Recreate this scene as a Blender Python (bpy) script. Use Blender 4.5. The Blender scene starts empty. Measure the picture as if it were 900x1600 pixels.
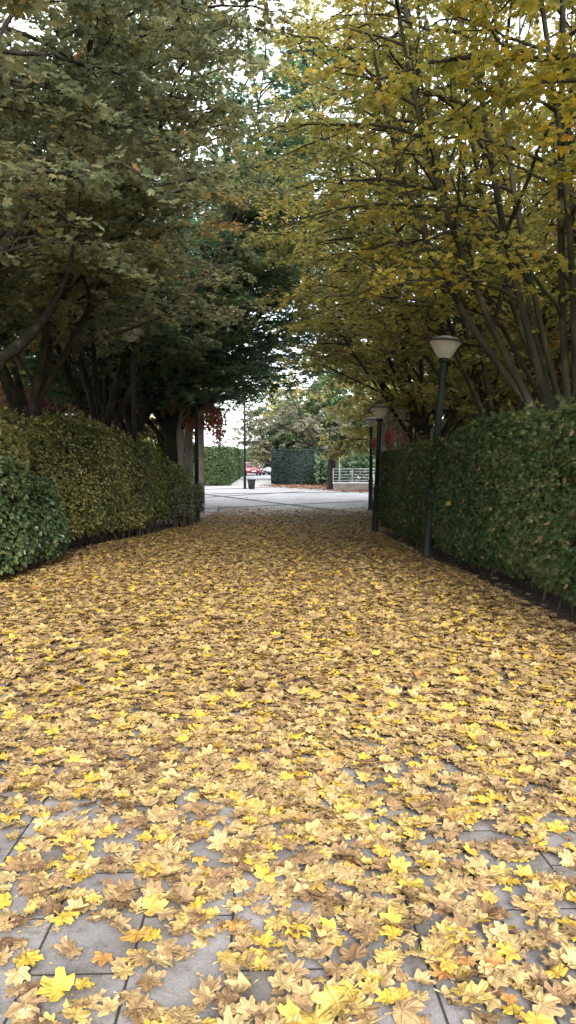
import bpy, bmesh, math, random
import numpy as np
from mathutils import Vector, Matrix
R = math.radians
rng = np.random.default_rng(7)
random.seed(7)
sc = bpy.context.scene
col = sc.collection

# ------------------------------------------------------------------ camera, sky, sun, exposure
EYE = 1.35
PITCH = R(4.16)
F = 1209.0
cam = bpy.data.cameras.new('camera')
cam.sensor_fit = 'VERTICAL'; cam.sensor_height = 24; cam.lens = 24 * F / 1600
cam.clip_start = 0.05; cam.clip_end = 3000
co = bpy.data.objects.new('camera', cam); col.objects.link(co)
co.location = (0, 0, EYE); co.rotation_euler = (math.pi / 2 - PITCH, 0, 0)
sc.camera = co

SUN_EL, SUN_AZ = R(30), R(170)       # azimuth from +Y, clockwise (behind the viewer, to the right)
w = bpy.data.worlds.new('World'); sc.world = w; w.use_nodes = True
nt = w.node_tree; nt.nodes.clear()
wo = nt.nodes.new('ShaderNodeOutputWorld'); bg = nt.nodes.new('ShaderNodeBackground')
sky = nt.nodes.new('ShaderNodeTexSky'); sky.sky_type = 'NISHITA'; sky.sun_disc = False
sky.sun_elevation = SUN_EL; sky.sun_rotation = SUN_AZ; sky.air_density = 1.0; sky.dust_density = 3.0
tcw = nt.nodes.new('ShaderNodeTexCoord'); nz = nt.nodes.new('ShaderNodeTexNoise')
nz.inputs['Scale'].default_value = 2.2; nz.inputs['Detail'].default_value = 6
nt.links.new(tcw.outputs['Generated'], nz.inputs['Vector'])
rp = nt.nodes.new('ShaderNodeValToRGB')
rp.color_ramp.elements[0].position = .38; rp.color_ramp.elements[0].color = (.45, .45, .45, 1)
rp.color_ramp.elements[1].position = .62; rp.color_ramp.elements[1].color = (.95, .95, .95, 1)
nt.links.new(nz.outputs['Fac'], rp.inputs['Fac'])
mxw = nt.nodes.new('ShaderNodeMix'); mxw.data_type = 'RGBA'
nt.links.new(rp.outputs['Color'], mxw.inputs['Factor'])
nt.links.new(sky.outputs['Color'], mxw.inputs[6]); mxw.inputs[7].default_value = (8.3, 8.4, 8.6, 1)   # thin bright cloud
nt.links.new(mxw.outputs[2], bg.inputs['Color']); bg.inputs['Strength'].default_value = 0.15
nt.links.new(bg.outputs[0], wo.inputs['Surface'])

sl = bpy.data.lights.new('sun', 'SUN'); sl.energy = 2.6; sl.angle = R(22); sl.color = (1, .95, .87)
so = bpy.data.objects.new('sun', sl); col.objects.link(so)
sd = Vector((math.sin(SUN_AZ) * math.cos(SUN_EL), math.cos(SUN_AZ) * math.cos(SUN_EL), math.sin(SUN_EL)))
so.rotation_euler = sd.to_track_quat('Z', 'Y').to_euler()

sc.view_settings.view_transform = 'Standard'; sc.view_settings.look = 'None'
sc.view_settings.gamma = 1; sc.view_settings.use_curve_mapping = False
sc.view_settings.exposure = 1.65
sc.cycles.max_bounces = 10; sc.cycles.diffuse_bounces = 8; sc.cycles.transmission_bounces = 8
sc.cycles.glossy_bounces = 2

# ------------------------------------------------------------------ helpers
def gz(y):
    """ground height: the path runs gently downhill, then the plaza is level"""
    return -0.035 * np.clip(y, -60, 24)
def ray(px, py):
    a = (px - 450) / F; b = (800 - py) / F
    y = math.cos(PITCH) + b * math.sin(PITCH); z = -math.sin(PITCH) + b * math.cos(PITCH)
    return a / y, z / y
def P(px, py, d):
    a, z = ray(px, py); return Vector((a * d, d, EYE + z * d))

def tag(o, label=None, cat=None, group=None, kind=None):
    if label: o['label'] = label
    if cat: o['category'] = cat
    if group: o['group'] = group
    if kind: o['kind'] = kind
    return o
def empty(name, loc=(0, 0, 0), rz=0):
    o = bpy.data.objects.new(name, None); col.objects.link(o)
    o.location = loc; o.rotation_euler = (0, 0, rz); return o
def link(name, me, mat, parent=None):
    o = bpy.data.objects.new(name, me); col.objects.link(o)
    if mat is not None:
        for m in (mat if isinstance(mat, (list, tuple)) else [mat]): me.materials.append(m)
    if parent: o.parent = parent
    return o
def mesh_np(name, V, Fc, attrs=None, smooth=False, matidx=None):
    me = bpy.data.meshes.new(name)
    V = np.ascontiguousarray(V, dtype=np.float32); Fc = np.ascontiguousarray(Fc, dtype=np.int32)
    k = Fc.shape[1]
    me.vertices.add(len(V)); me.vertices.foreach_set('co', V.ravel())
    me.loops.add(Fc.size); me.loops.foreach_set('vertex_index', Fc.ravel())
    me.polygons.add(len(Fc))
    me.polygons.foreach_set('loop_start', np.arange(0, Fc.size, k, dtype=np.int32))
    me.polygons.foreach_set('loop_total', np.full(len(Fc), k, dtype=np.int32))
    if matidx is not None: me.polygons.foreach_set('material_index', np.ascontiguousarray(matidx, dtype=np.int32))
    if smooth: me.polygons.foreach_set('use_smooth', np.ones(len(Fc), dtype=bool))
    me.update(calc_edges=True)
    for an, av in (attrs or {}).items():
        a = me.attributes.new(an, 'FLOAT', 'POINT'); a.data.foreach_set('value', np.ascontiguousarray(av, dtype=np.float32))
    return me

class MB:
    """collects boxes, lathes and tubes into one mesh"""
    def __init__(s): s.bm = bmesh.new()
    def box(s, c, d, rz=0, bev=0, M=None):
        m = Matrix.Translation(c) @ Matrix.Rotation(rz, 4, 'Z') @ Matrix.Diagonal((d[0], d[1], d[2], 1))
        if M is not None: m = M @ m
        r = bmesh.ops.create_cube(s.bm, size=1, matrix=m)
        if bev:
            es = list({e for v in r['verts'] for e in v.link_edges})
            bmesh.ops.bevel(s.bm, geom=es, offset=bev, segments=2, affect='EDGES', profile=.6)
        return s
    def lathe(s, prof, seg=28, M=None):
        M = M or Matrix.Identity(4); rings = []
        for r_, z in prof:
            rings.append([s.bm.verts.new(M @ Vector((r_ * math.cos(2 * math.pi * i / seg), r_ * math.sin(2 * math.pi * i / seg), z))) for i in range(seg)])
        for a, b in zip(rings, rings[1:]):
            for i in range(seg):
                f = s.bm.faces.new((a[i], a[(i + 1) % seg], b[(i + 1) % seg], b[i])); f.smooth = True
        s.bm.faces.new(rings[0][::-1]); s.bm.faces.new(rings[-1]); return s
    def tube(s, a, b, r, seg=8, r2=None):
        a, b = Vector(a), Vector(b); q = (b - a).to_track_quat('Z', 'Y').to_matrix().to_4x4()
        return s.lathe([(r, 0), (r2 or r, (b - a).length)], seg, Matrix.Translation(a) @ q)
    def prism(s, poly, x0, x1):
        """profile in (y, z), extruded along x"""
        A = [s.bm.verts.new((x0, y, z)) for y, z in poly]; B = [s.bm.verts.new((x1, y, z)) for y, z in poly]
        n = len(poly)
        for i in range(n): s.bm.faces.new((A[i], A[(i + 1) % n], B[(i + 1) % n], B[i]))
        s.bm.faces.new(A[::-1]); s.bm.faces.new(B); return s
    def build(s, name, mat, parent=None):
        bmesh.ops.recalc_face_normals(s.bm, faces=s.bm.faces)
        me = bpy.data.meshes.new(name); s.bm.to_mesh(me); s.bm.free()
        return link(name, me, mat, parent)

# ------------------------------------------------------------------ materials
def new_mat(name):
    m = bpy.data.materials.new(name); m.use_nodes = True; n = m.node_tree
    return m, n, n.nodes['Principled BSDF']
def ramp(n, stops, fac):
    r = n.nodes.new('ShaderNodeValToRGB'); e = r.color_ramp.elements
    while len(e) < len(stops): e.new(.5)
    for i, (p, c) in enumerate(stops): e[i].position = p; e[i].color = (*c, 1)
    n.links.new(fac, r.inputs['Fac']); return r
def noisy(name, stops, scale=8, detail=5, rough=.8, bump=.0, bscale=None, spec=.3, metal=0, stretch=None):
    m, n, b = new_mat(name)
    tc = n.nodes.new('ShaderNodeTexCoord'); mp = n.nodes.new('ShaderNodeMapping'); n.links.new(tc.outputs['Object'], mp.inputs[0])
    if stretch: mp.inputs['Scale'].default_value = stretch
    t = n.nodes.new('ShaderNodeTexNoise'); t.inputs['Scale'].default_value = scale; t.inputs['Detail'].default_value = detail
    n.links.new(mp.outputs[0], t.inputs['Vector'])
    r = ramp(n, stops, t.outputs['Fac']); n.links.new(r.outputs[0], b.inputs['Base Color'])
    b.inputs['Roughness'].default_value = rough; b.inputs['Specular IOR Level'].default_value = spec; b.inputs['Metallic'].default_value = metal
    if bump:
        t2 = n.nodes.new('ShaderNodeTexNoise'); t2.inputs['Scale'].default_value = bscale or scale * 3; t2.inputs['Detail'].default_value = 6
        n.links.new(mp.outputs[0], t2.inputs['Vector'])
        bp = n.nodes.new('ShaderNodeBump'); bp.inputs['Strength'].default_value = bump; bp.inputs['Distance'].default_value = .02
        n.links.new(t2.outputs['Fac'], bp.inputs['Height']); n.links.new(bp.outputs[0], b.inputs['Normal'])
    return m
def leaf_mat(name, stops, transl=.35, rough=.5, spec=.3, mottle=.25, mscale=40):
    """colour by the leaf's own random number, with a little mottling of the blade"""
    m, n, b = new_mat(name)
    a = n.nodes.new('ShaderNodeAttribute'); a.attribute_name = 'lr'
    r = ramp(n, stops, a.outputs['Fac'])
    tc = n.nodes.new('ShaderNodeTexCoord'); t = n.nodes.new('ShaderNodeTexNoise'); t.inputs['Scale'].default_value = mscale; t.inputs['Detail'].default_value = 3
    n.links.new(tc.outputs['Object'], t.inputs['Vector'])
    mr = n.nodes.new('ShaderNodeMapRange'); mr.inputs['From Min'].default_value = .3; mr.inputs['From Max'].default_value = .7
    mr.inputs['To Min'].default_value = 1 - mottle; mr.inputs['To Max'].default_value = 1 + mottle
    n.links.new(t.outputs['Fac'], mr.inputs['Value'])
    hs = n.nodes.new('ShaderNodeHueSaturation'); n.links.new(r.outputs[0], hs.inputs['Color']); n.links.new(mr.outputs[0], hs.inputs['Value'])
    n.links.new(hs.outputs[0], b.inputs['Base Color'])
    b.inputs['Roughness'].default_value = rough; b.inputs['Specular IOR Level'].default_value = spec
    tr = n.nodes.new('ShaderNodeBsdfTranslucent'); n.links.new(hs.outputs[0], tr.inputs['Color'])
    mx = n.nodes.new('ShaderNodeMixShader'); mx.inputs[0].default_value = transl
    n.links.new(b.outputs[0], mx.inputs[1]); n.links.new(tr.outputs[0], mx.inputs[2])
    n.links.new(mx.outputs[0], n.nodes['Material Output'].inputs['Surface'])
    return m

M = {}
M['bark'] = noisy('bark', [(.3, (.012, .010, .008)), (.55, (.030, .025, .019)), (.8, (.075, .065, .045))], 6, 6, .9, .6, 30, stretch=(1, 1, .25))
M['bark_green'] = noisy('bark_green', [(.3, (.016, .016, .010)), (.55, (.040, .038, .022)), (.8, (.09, .08, .05))], 6, 6, .9, .6, 30, stretch=(1, 1, .25))
M['twig'] = noisy('twig', [(.3, (.05, .038, .025)), (.7, (.1, .075, .05))], 10, 2, .9)
M['soil'] = noisy('soil', [(.3, (.02, .014, .01)), (.6, (.045, .03, .02)), (.8, (.09, .06, .035))], 9, 8, .95, .8, 40)
M['grass'] = noisy('grass_ground', [(.3, (.03, .05, .012)), (.6, (.06, .09, .025)), (.8, (.11, .10, .04))], 1.2, 8, .95, .5, 30)
M['pole'] = noisy('pole_paint', [(.3, (.006, .011, .008)), (.7, (.014, .022, .016))], 14, 4, .55, .1, 60, spec=.3)
M['shade'] = noisy('lamp_plastic', [(.3, (.56, .53, .46)), (.7, (.68, .65, .57))], 5, 5, .4, spec=.5)
M['cap'] = noisy('lamp_cap', [(.3, (.45, .44, .42)), (.7, (.62, .60, .58))], 12, 5, .5, spec=.5)
M['rim'] = noisy('lamp_rim', [(.3, (.05, .045, .04)), (.7, (.10, .09, .08))], 12, 5, .5, spec=.5)
M['concrete'] = noisy('concrete', [(.3, (.20, .19, .175)), (.6, (.28, .265, .25)), (.8, (.34, .325, .31))], 3, 8, .9, .3, 40)
M['concrete_dark'] = noisy('concrete_dark', [(.3, (.2, .19, .17)), (.7, (.3, .29, .27))], 3, 8, .9, .3, 40)
M['steel'] = noisy('steel', [(.3, (.4, .42, .43)), (.7, (.55, .57, .58))], 10, 3, .4, spec=.5, metal=.4)
M['wood'] = noisy('weathered_wood', [(.3, (.12, .09, .07)), (.7, (.2, .16, .12))], 6, 6, .85, .3, 40, stretch=(.3, 4, 4))
M['black_plastic'] = noisy('black_plastic', [(.3, (.012, .014, .013)), (.7, (.03, .032, .03))], 20, 3, .6)
M['glass'] = noisy('window_glass', [(.3, (.03, .04, .05)), (.7, (.06, .08, .09))], 2, 2, .08, spec=.8)
M['rubber'] = noisy('rubber', [(.3, (.012, .012, .012)), (.7, (.025, .025, .025))], 20, 2, .8)
M['white'] = noisy('white_paint', [(.3, (.68, .68, .67)), (.7, (.8, .8, .79))], 2, 5, .7)
M['pink_render'] = noisy('pink_render', [(.3, (.5, .3, .25)), (.7, (.6, .38, .32))], 2, 6, .9)
M['brick'] = noisy('brick_wall', [(.3, (.3, .13, .09)), (.7, (.42, .2, .14))], 5, 6, .9)
M['red_car'] = noisy('red_paint', [(.3, (.30, .02, .045)), (.7, (.36, .03, .06))], 3, 2, .25, spec=.6)
M['grey_car'] = noisy('grey_paint', [(.3, (.25, .3, .33)), (.7, (.32, .37, .4))], 3, 2, .25, spec=.6)
M['white_car'] = noisy('white_car_paint', [(.3, (.65, .66, .68)), (.7, (.75, .76, .78))], 3, 2, .25, spec=.6)
M['car_light'] = noisy('lamp_lens', [(.3, (.6, .6, .6)), (.7, (.8, .8, .8))], 6, 2, .1, spec=.8)

def paving_mat():
    m, n, b = new_mat('path_paving')
    tc = n.nodes.new('ShaderNodeTexCoord'); mp = n.nodes.new('ShaderNodeMapping'); n.links.new(tc.outputs['Object'], mp.inputs[0])
    mp.inputs['Rotation'].default_value = (0, 0, R(90 - 2.0)); mp.inputs['Location'].default_value = (.11, .09, 0)
    br = n.nodes.new('ShaderNodeTexBrick'); n.links.new(mp.outputs[0], br.inputs['Vector'])
    br.inputs['Scale'].default_value = 1; br.inputs['Brick Width'].default_value = .55; br.inputs['Row Height'].default_value = .275
    br.inputs['Mortar Size'].default_value = .0045; br.inputs['Mortar Smooth'].default_value = .25; br.inputs['Bias'].default_value = -.2
    br.inputs['Color1'].default_value = (.165, .158, .162, 1); br.inputs['Color2'].default_value = (.215, .205, .208, 1); br.inputs['Mortar'].default_value = (.028, .024, .02, 1)
    t = n.nodes.new('ShaderNodeTexNoise'); t.inputs['Scale'].default_value = 160; t.inputs['Detail'].default_value = 6; n.links.new(tc.outputs['Object'], t.inputs['Vector'])
    t2 = n.nodes.new('ShaderNodeTexNoise'); t2.inputs['Scale'].default_value = 3; t2.inputs['Detail'].default_value = 6; n.links.new(tc.outputs['Object'], t2.inputs['Vector'])
    r1 = ramp(n, [(.3, (.72, .72, .72)), (.5, (1, 1, 1)), (.72, (1.25, 1.25, 1.25))], t.outputs['Fac'])
    r2 = ramp(n, [(.3, (.58, .55, .50)), (.48, (.92, .91, .9)), (.68, (1.12, 1.12, 1.12))], t2.outputs['Fac'])
    x = n.nodes.new('ShaderNodeMix'); x.data_type = 'RGBA'; x.blend_type = 'MULTIPLY'; x.inputs[0].default_value = 1
    n.links.new(br.outputs['Color'], x.inputs[6]); n.links.new(r1.outputs[0], x.inputs[7])
    y = n.nodes.new('ShaderNodeMix'); y.data_type = 'RGBA'; y.blend_type = 'MULTIPLY'; y.inputs[0].default_value = 1
    n.links.new(x.outputs[2], y.inputs[6]); n.links.new(r2.outputs[0], y.inputs[7])
    t3 = n.nodes.new('ShaderNodeTexNoise'); t3.inputs['Scale'].default_value = 11; t3.inputs['Detail'].default_value = 8; t3.inputs['Roughness'].default_value = .7; n.links.new(tc.outputs['Object'], t3.inputs['Vector'])
    r3 = ramp(n, [(.36, (.45, .42, .36)), (.46, (.88, .87, .85)), (.62, (1, 1, 1)), (.74, (1.22, 1.2, 1.16))], t3.outputs['Fac'])
    w_ = n.nodes.new('ShaderNodeMix'); w_.data_type = 'RGBA'; w_.blend_type = 'MULTIPLY'; w_.inputs[0].default_value = .8
    n.links.new(y.outputs[2], w_.inputs[6]); n.links.new(r3.outputs[0], w_.inputs[7])
    n.links.new(w_.outputs[2], b.inputs['Base Color']); b.inputs['Roughness'].default_value = .85
    inv = n.nodes.new('ShaderNodeMath'); inv.operation = 'MULTIPLY_ADD'; inv.inputs[1].default_value = -1.0
    n.links.new(br.outputs['Fac'], inv.inputs[0]); mu = n.nodes.new('ShaderNodeMath'); mu.operation = 'MULTIPLY'; mu.inputs[1].default_value = .25
    n.links.new(t.outputs['Fac'], mu.inputs[0]); n.links.new(mu.outputs[0], inv.inputs[2])
    bp = n.nodes.new('ShaderNodeBump'); bp.inputs['Strength'].default_value = .6; bp.inputs['Distance'].default_value = .006
    n.links.new(inv.outputs[0], bp.inputs['Height']); n.links.new(bp.outputs[0], b.inputs['Normal'])
    return m
M['paving'] = paving_mat()
M['plaza'] = noisy('plaza_paving', [(.3, (.36, .36, .375)), (.5, (.44, .44, .45)), (.75, (.50, .495, .50))], .8, 9, .85, .2, 40)
M['band'] = noisy('plaza_band', [(.3, (.09, .09, .09)), (.7, (.13, .13, .13))], 3, 6, .85)
M['asphalt'] = noisy('asphalt', [(.3, (.13, .13, .135)), (.7, (.18, .18, .185))], 2, 8, .9, .2, 60)

# ------------------------------------------------------------------ leaf shapes
def outline(half):
    pts = [(a, r) for a, r in half]
    full = pts + [(360 - a, r) for a, r in pts[::-1] if 0 < a < 180]
    return np.array([(r * math.sin(R(a)), r * math.cos(R(a)), 0) for a, r in full])
def fan(ol, mid=None):
    n = len(ol)
    if mid is None:
        V = np.vstack([[[0, 0, 0]], ol]); Fc = [(0, 1 + i, 1 + (i + 1) % n) for i in range(n)]
        return V, np.array(Fc)
    ring = ol * mid; V = np.vstack([[[0, 0, 0]], ring, ol]); Fc = []
    for i in range(n):
        j = (i + 1) % n
        Fc += [(0, 1 + i, 1 + j), (1 + i, 1 + n + i, 1 + n + j), (1 + i, 1 + n + j, 1 + j)]
    return V, np.array(Fc)
MAPLE_HI = fan(outline([(0, 1.0), (6, .88), (13, .85), (17, .70), (27, .55), (35, .68), (39, .84), (47, .97), (54, .83), (63, .80), (69, .64), (82, .52), (92, .62), (102, .76), (112, .68), (124, .56), (140, .48), (165, .42), (179, .12)]), .5)
# a stalk
def add_stalk(tpl):
    V, Fc = tpl; n = len(V)
    S = np.array([(-.012, -.08, .0), (.012, -.08, .0), (.02, -.75, .10), (-.0, -.75, .10)])
    return np.vstack([V, S]), np.vstack([Fc, [(n, n + 1, n + 2), (n, n + 2, n + 3)]])
MAPLE_HI = add_stalk(MAPLE_HI)
MAPLE_MD = fan(outline([(0, 1.0), (14, .78), (27, .54), (47, .96), (64, .74), (82, .50), (103, .74), (135, .48), (180, .28)]))
MAPLE_LO = fan(outline([(0, 1.0), (27, .52), (47, .96), (82, .5), (105, .72), (180, .30)]))
OVAL = (np.array([(0, -.1, 0), (.42, .35, .06), (0, 1, -.12), (-.42, .35, .06), (0, .4, -.02)]), np.array([(0, 1, 4), (1, 2, 4), (2, 3, 4), (3, 0, 4)]))
KITE = (np.array([(0, 0, 0), (.42, .5, .08), (0, 1, -.08), (-.42, .5, .08)]), np.array([(0, 1, 2), (0, 2, 3)]))
def spray():
    V = []; Fc = []
    for i, (a, l) in enumerate([(-62, .6), (-34, .85), (-8, 1.0), (20, .9), (50, .65)]):
        c, s = math.cos(R(a)), math.sin(R(a)); w_ = .10
        k = len(V); V += [(-w_ * c, w_ * s, 0), (w_ * c, -w_ * s, 0), (s * l, c * l, (i % 2) * .15 - .1)]; Fc.append((k, k + 1, k + 2))
    return np.array(V), np.array(Fc)
SPRAY = spray()
def palm7():
    V = []; Fc = []
    for a, l in [(-100, .6), (-60, .85), (-25, 1.0), (10, 1.0), (45, .95), (85, .7)]:
        c, s = math.cos(R(a)), math.sin(R(a)); k = len(V)
        V += [(0, 0, 0), (s * l * .65 - c * .15, c * l * .65 + s * .15, -.05), (s * l, c * l, -.3), (s * l * .65 + c * .15, c * l * .65 - s * .15, -.05)]
        Fc += [(k, k + 1, k + 2), (k, k + 2, k + 3)]
    return np.array(V), np.array(Fc)
PALM = palm7()

def place(tpl, pos, Rm, size, curl=0, fold=0, lr=None, crumple=0):
    """instances one leaf template: returns V, F, lr"""
    V, Fc = tpl; n = len(pos); k = len(V)
    L = np.repeat(V[None], n, 0).astype(np.float32)
    curl = np.broadcast_to(curl, (n,))[:, None]; fold = np.broadcast_to(fold, (n,))[:, None]
    L[:, :, 2] += curl * (L[:, :, 0] ** 2 + .6 * L[:, :, 1] ** 2) + fold * np.abs(L[:, :, 0])
    if crumple: L[:, 1:, 2] += rng.normal(0, crumple, (n, k - 1)) * (.4 + np.hypot(L[:, 1:, 0], L[:, 1:, 1]))
    L *= np.broadcast_to(size, (n,))[:, None, None]
    W = np.einsum('nij,nkj->nki', Rm.astype(np.float32), L) + pos[:, None, :]
    FF = Fc[None] + (np.arange(n) * k)[:, None, None]
    lr = rng.random(n) if lr is None else lr
    return W.reshape(-1, 3), FF.reshape(-1, 3), np.repeat(lr, k)
def rot_from(normal, fwd):
    """columns x, y(tip), z(normal)"""
    z = normal / (np.linalg.norm(normal, axis=1, keepdims=True) + 1e-9)
    x = np.cross(fwd, z); x /= (np.linalg.norm(x, axis=1, keepdims=True) + 1e-9)
    y = np.cross(z, x)
    return np.stack([x, y, z], axis=2)
def merge(parts):
    V = []; Fc = []; A = []; U = []; k = 0
    for v, f, a, u in parts:
        V.append(v); Fc.append(f + k); A.append(a); U.append(u); k += len(v)
    U = np.vstack(U)
    return np.vstack(V), np.vstack(Fc), {'lr': np.concatenate(A), 'lu': U[:, 0], 'lv': U[:, 1]}
def rnd_unit(n):
    v = rng.normal(size=(n, 3)); return v / np.linalg.norm(v, axis=1, keepdims=True)
def lumps(p, scale, seed, octs=3):
    g = np.random.default_rng(seed); out = np.zeros(len(p)); amp = 1
    for o in range(octs):
        for _ in range(4):
            k = g.normal(size=3) * scale * (1.9 ** o); out += amp * np.sin(p @ k + g.random() * 6.28) / 4
        amp *= .55
    return out

def tubes(Pn, Rn, sides):
    """Pn (n,m,3), Rn (n,m): many tubes at once"""
    n, m, _ = Pn.shape
    T = np.gradient(Pn, axis=1); T /= (np.linalg.norm(T, axis=2, keepdims=True) + 1e-9)
    ref = np.where(np.abs(T[..., 2:3]) > .8, np.array([1., 0, 0]), np.array([0, 0, 1.]))
    A = np.cross(T, ref); A /= (np.linalg.norm(A, axis=2, keepdims=True) + 1e-9); B = np.cross(T, A)
    th = np.arange(sides) * 2 * math.pi / sides
    ring = Pn[:, :, None] + Rn[:, :, None, None] * (np.cos(th)[None, None, :, None] * A[:, :, None] + np.sin(th)[None, None, :, None] * B[:, :, None])
    idx = np.arange(n * m * sides).reshape(n, m, sides); nx = np.roll(idx, -1, axis=2)
    q = np.stack([idx[:, :-1], nx[:, :-1], nx[:, 1:], idx[:, 1:]], -1).reshape(-1, 4)
    return ring.reshape(-1, 3), q

# ------------------------------------------------------------------ trees
def grow(n_stem=9, fork=1.6, trunk_r=.2, length=8.5, lean=(8, 38), gather=.55, sec_step=.42, sec_len=2.3, up=.35, droop=.35,
         twig_step=.2, twig_len=.5, leaf=MAPLE_LO, leaf_size=.06, per_twig=13, stem_r=.075, bare=.12, seed=1, tilt=.55, cut=0):
    """returns (wood mesh, leaf mesh): a tree standing at the origin"""
    global rng
    rng = np.random.default_rng(seed)
    WV = []; WF = []; k = 0
    def addw(v, f):
        nonlocal k
        WV.append(v); WF.append(f + k); k += len(v)
    # trunk
    m = 7; t = np.linspace(0, 1, m); tp = np.zeros((1, m, 3)); tp[0, :, 2] = t * fork * 1.08 - .15
    tp[0, :, 0] = .05 * np.sin(t * 3 + seed); tp[0, :, 1] = .04 * np.cos(t * 4 + seed) - .04
    addw(*tubes(tp, (trunk_r * (1.25 - .35 * t + .5 * np.exp(-t * 9)))[None], 14))
    # stems
    m = 14; s = np.linspace(0, 1, m)
    az = np.arange(n_stem) * 2.39996 + rng.normal(0, .25, n_stem)
    le = R(lean[0]) + (R(lean[1]) - R(lean[0])) * np.sqrt((np.arange(n_stem) + .5) / n_stem)
    L = length * (1.05 - .32 * (np.arange(n_stem) / n_stem)) * rng.uniform(.88, 1.08, n_stem)
    SP = np.zeros((n_stem, m, 3))
    b0 = np.stack([np.cos(az) * trunk_r * .55, np.sin(az) * trunk_r * .55, fork * rng.uniform(.72, 1.0, n_stem)], 1)
    wob = rng.normal(0, 1, (n_stem, 2, 3))
    for i in range(n_stem):
        p = b0[i].copy(); SP[i, 0] = p
        for j in range(1, m):
            a = le[i] * (1 - gather * s[j]) + .10 * math.sin(wob[i, 0, 0] + 5 * s[j]); ph = az[i] + .22 * math.sin(wob[i, 0, 1] + 4 * s[j]) + .12 * wob[i, 0, 2] * s[j]
            d = np.array([math.cos(ph) * math.sin(a), math.sin(ph) * math.sin(a), math.cos(a)])
            p = p + d * L[i] / (m - 1); SP[i, j] = p
    sr = stem_r * rng.uniform(.8, 1.25, n_stem)
    addw(*tubes(SP, sr[:, None] * (1 - .88 * s[None] ** .9) + .004, 8))
    # secondary boughs
    def along(Pn, idx, t):
        f = t * (Pn.shape[1] - 1); i0 = np.minimum(f.astype(int), Pn.shape[1] - 2); w_ = (f - i0)[:, None]
        a = Pn[idx, i0]; b = Pn[idx, i0 + 1]; tg = b - a
        return a * (1 - w_) + b * w_, tg / (np.linalg.norm(tg, axis=1, keepdims=True) + 1e-9)
    ids = []; ts = []
    for i in range(n_stem):
        q = int(L[i] * (1 - bare) / sec_step); tt = np.linspace(bare, .99, q) + rng.uniform(-.01, .01, q)
        ids += [i] * q; ts += list(np.clip(tt, 0, 1))
    ids = np.array(ids); ts = np.array(ts); n2 = len(ids)
    bp_, tg = along(SP, ids, ts)
    outw = bp_.copy(); outw[:, 2] = 0; outw /= (np.linalg.norm(outw, axis=1, keepdims=True) + .3)
    psi = rng.uniform(0, 6.283, n2); hd = np.stack([np.cos(psi), np.sin(psi), np.zeros(n2)], 1)
    d = hd + outw * .8 + tg * .45; d[:, 2] += rng.normal(up * .5, .25, n2); d /= np.linalg.norm(d, axis=1, keepdims=True)
    l2 = sec_len * (1 - .48 * ts ** 1.6) * rng.uniform(.45, 1.15, n2)
    m2 = 7; s2 = np.linspace(0, 1, m2)
    BP = bp_[:, None] + d[:, None] * (s2[None, :, None] * l2[:, None, None])
    BP[:, :, 2] += (-droop * (s2[None] ** 2) * l2[:, None] * rng.uniform(.2, 1.1, n2)[:, None])
    BP += (rng.normal(0, .05, (n2, m2, 3)) * s2[None, :, None]) * l2[:, None, None] * .6
    if cut:
        rr = np.hypot(BP[:, -1, 0], BP[:, -1, 1]); cc = cut + (np.clip((rr - 1.2) * 1.6, 0, 2.1) if cut < 2.5 else 0)
        kk = (BP[:, -1, 2] > cc) & (BP[:, 3, 2] > cc - .2); BP = BP[kk]; l2 = l2[kk]; n2 = len(l2)
    addw(*tubes(BP, (.011 + .007 * l2)[:, None] * (1 - .8 * s2[None]) + .002, 5))
    # twigs
    ids = []; ts = []
    for i in range(n2):
        q = max(2, int(l2[i] / twig_step)); ids += [i] * q; ts += list(np.linspace(.15, 1, q))
    ids = np.array(ids); ts = np.clip(np.array(ts) + rng.uniform(-.04, .04, len(ts)), 0, 1); n3 = len(ids)
    tb, tg = along(BP, ids, ts)
    side = np.cross(tg, np.array([0, 0, 1.])); side /= (np.linalg.norm(side, axis=1, keepdims=True) + 1e-6)
    side *= np.where(np.arange(n3) % 2, 1, -1)[:, None]
    d = tg * .8 + side * rng.uniform(.4, 1.2, n3)[:, None] + rng.normal(0, .28, (n3, 3)); d /= np.linalg.norm(d, axis=1, keepdims=True)
    l3 = twig_len * rng.uniform(.45, 1.25, n3) * (1.1 - .4 * ts)
    m3 = 4; s3 = np.linspace(0, 1, m3)
    TP = tb[:, None] + d[:, None] * (s3[None, :, None] * l3[:, None, None]); TP[:, :, 2] -= .22 * (s3[None] ** 2) * l3[:, None]
    addw(*tubes(TP, np.full((n3, 1), .0048) * (1 - .6 * s3[None]), 3))
    wood = mesh_np('wood', np.vstack(WV), np.vstack(WF), smooth=True)
    # leaves
    q = rng.poisson(per_twig * np.clip(l3 / twig_len, .4, 1.4)); ids = np.repeat(np.arange(n3), q); n4 = len(ids)
    t4 = rng.uniform(.1, 1.05, n4) ** .8
    lp, tg = along(TP, ids, np.clip(t4, 0, 1))
    off = rng.normal(0, 1, (n4, 3)); off[:, 2] = off[:, 2] * .5 - .25; off /= (np.linalg.norm(off, axis=1, keepdims=True) + 1e-6)
    lp = lp + off * rng.uniform(.03, .10, n4)[:, None]
    nrm = rng.normal(0, tilt, (n4, 3)); nrm[:, 2] = np.abs(nrm[:, 2]) + .75
    fw = off.copy(); fw[:, 2] -= .45; fw += tg * .4
    Rm = rot_from(nrm, fw)
    # neighbouring leaves of one bough share a hue, with a scatter of odd ones
    hue = .5 + .28 * lumps(lp, .9, seed + 5) + rng.normal(0, .13, n4); hue = np.where(rng.random(n4) < .06, rng.random(n4), hue)
    V, Fc, A = place(leaf, lp, Rm, leaf_size * rng.uniform(.65, 1.25, n4), rng.uniform(-.5, .25, n4), rng.uniform(-.1, .35, n4), np.clip(hue, 0, 1))
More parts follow.
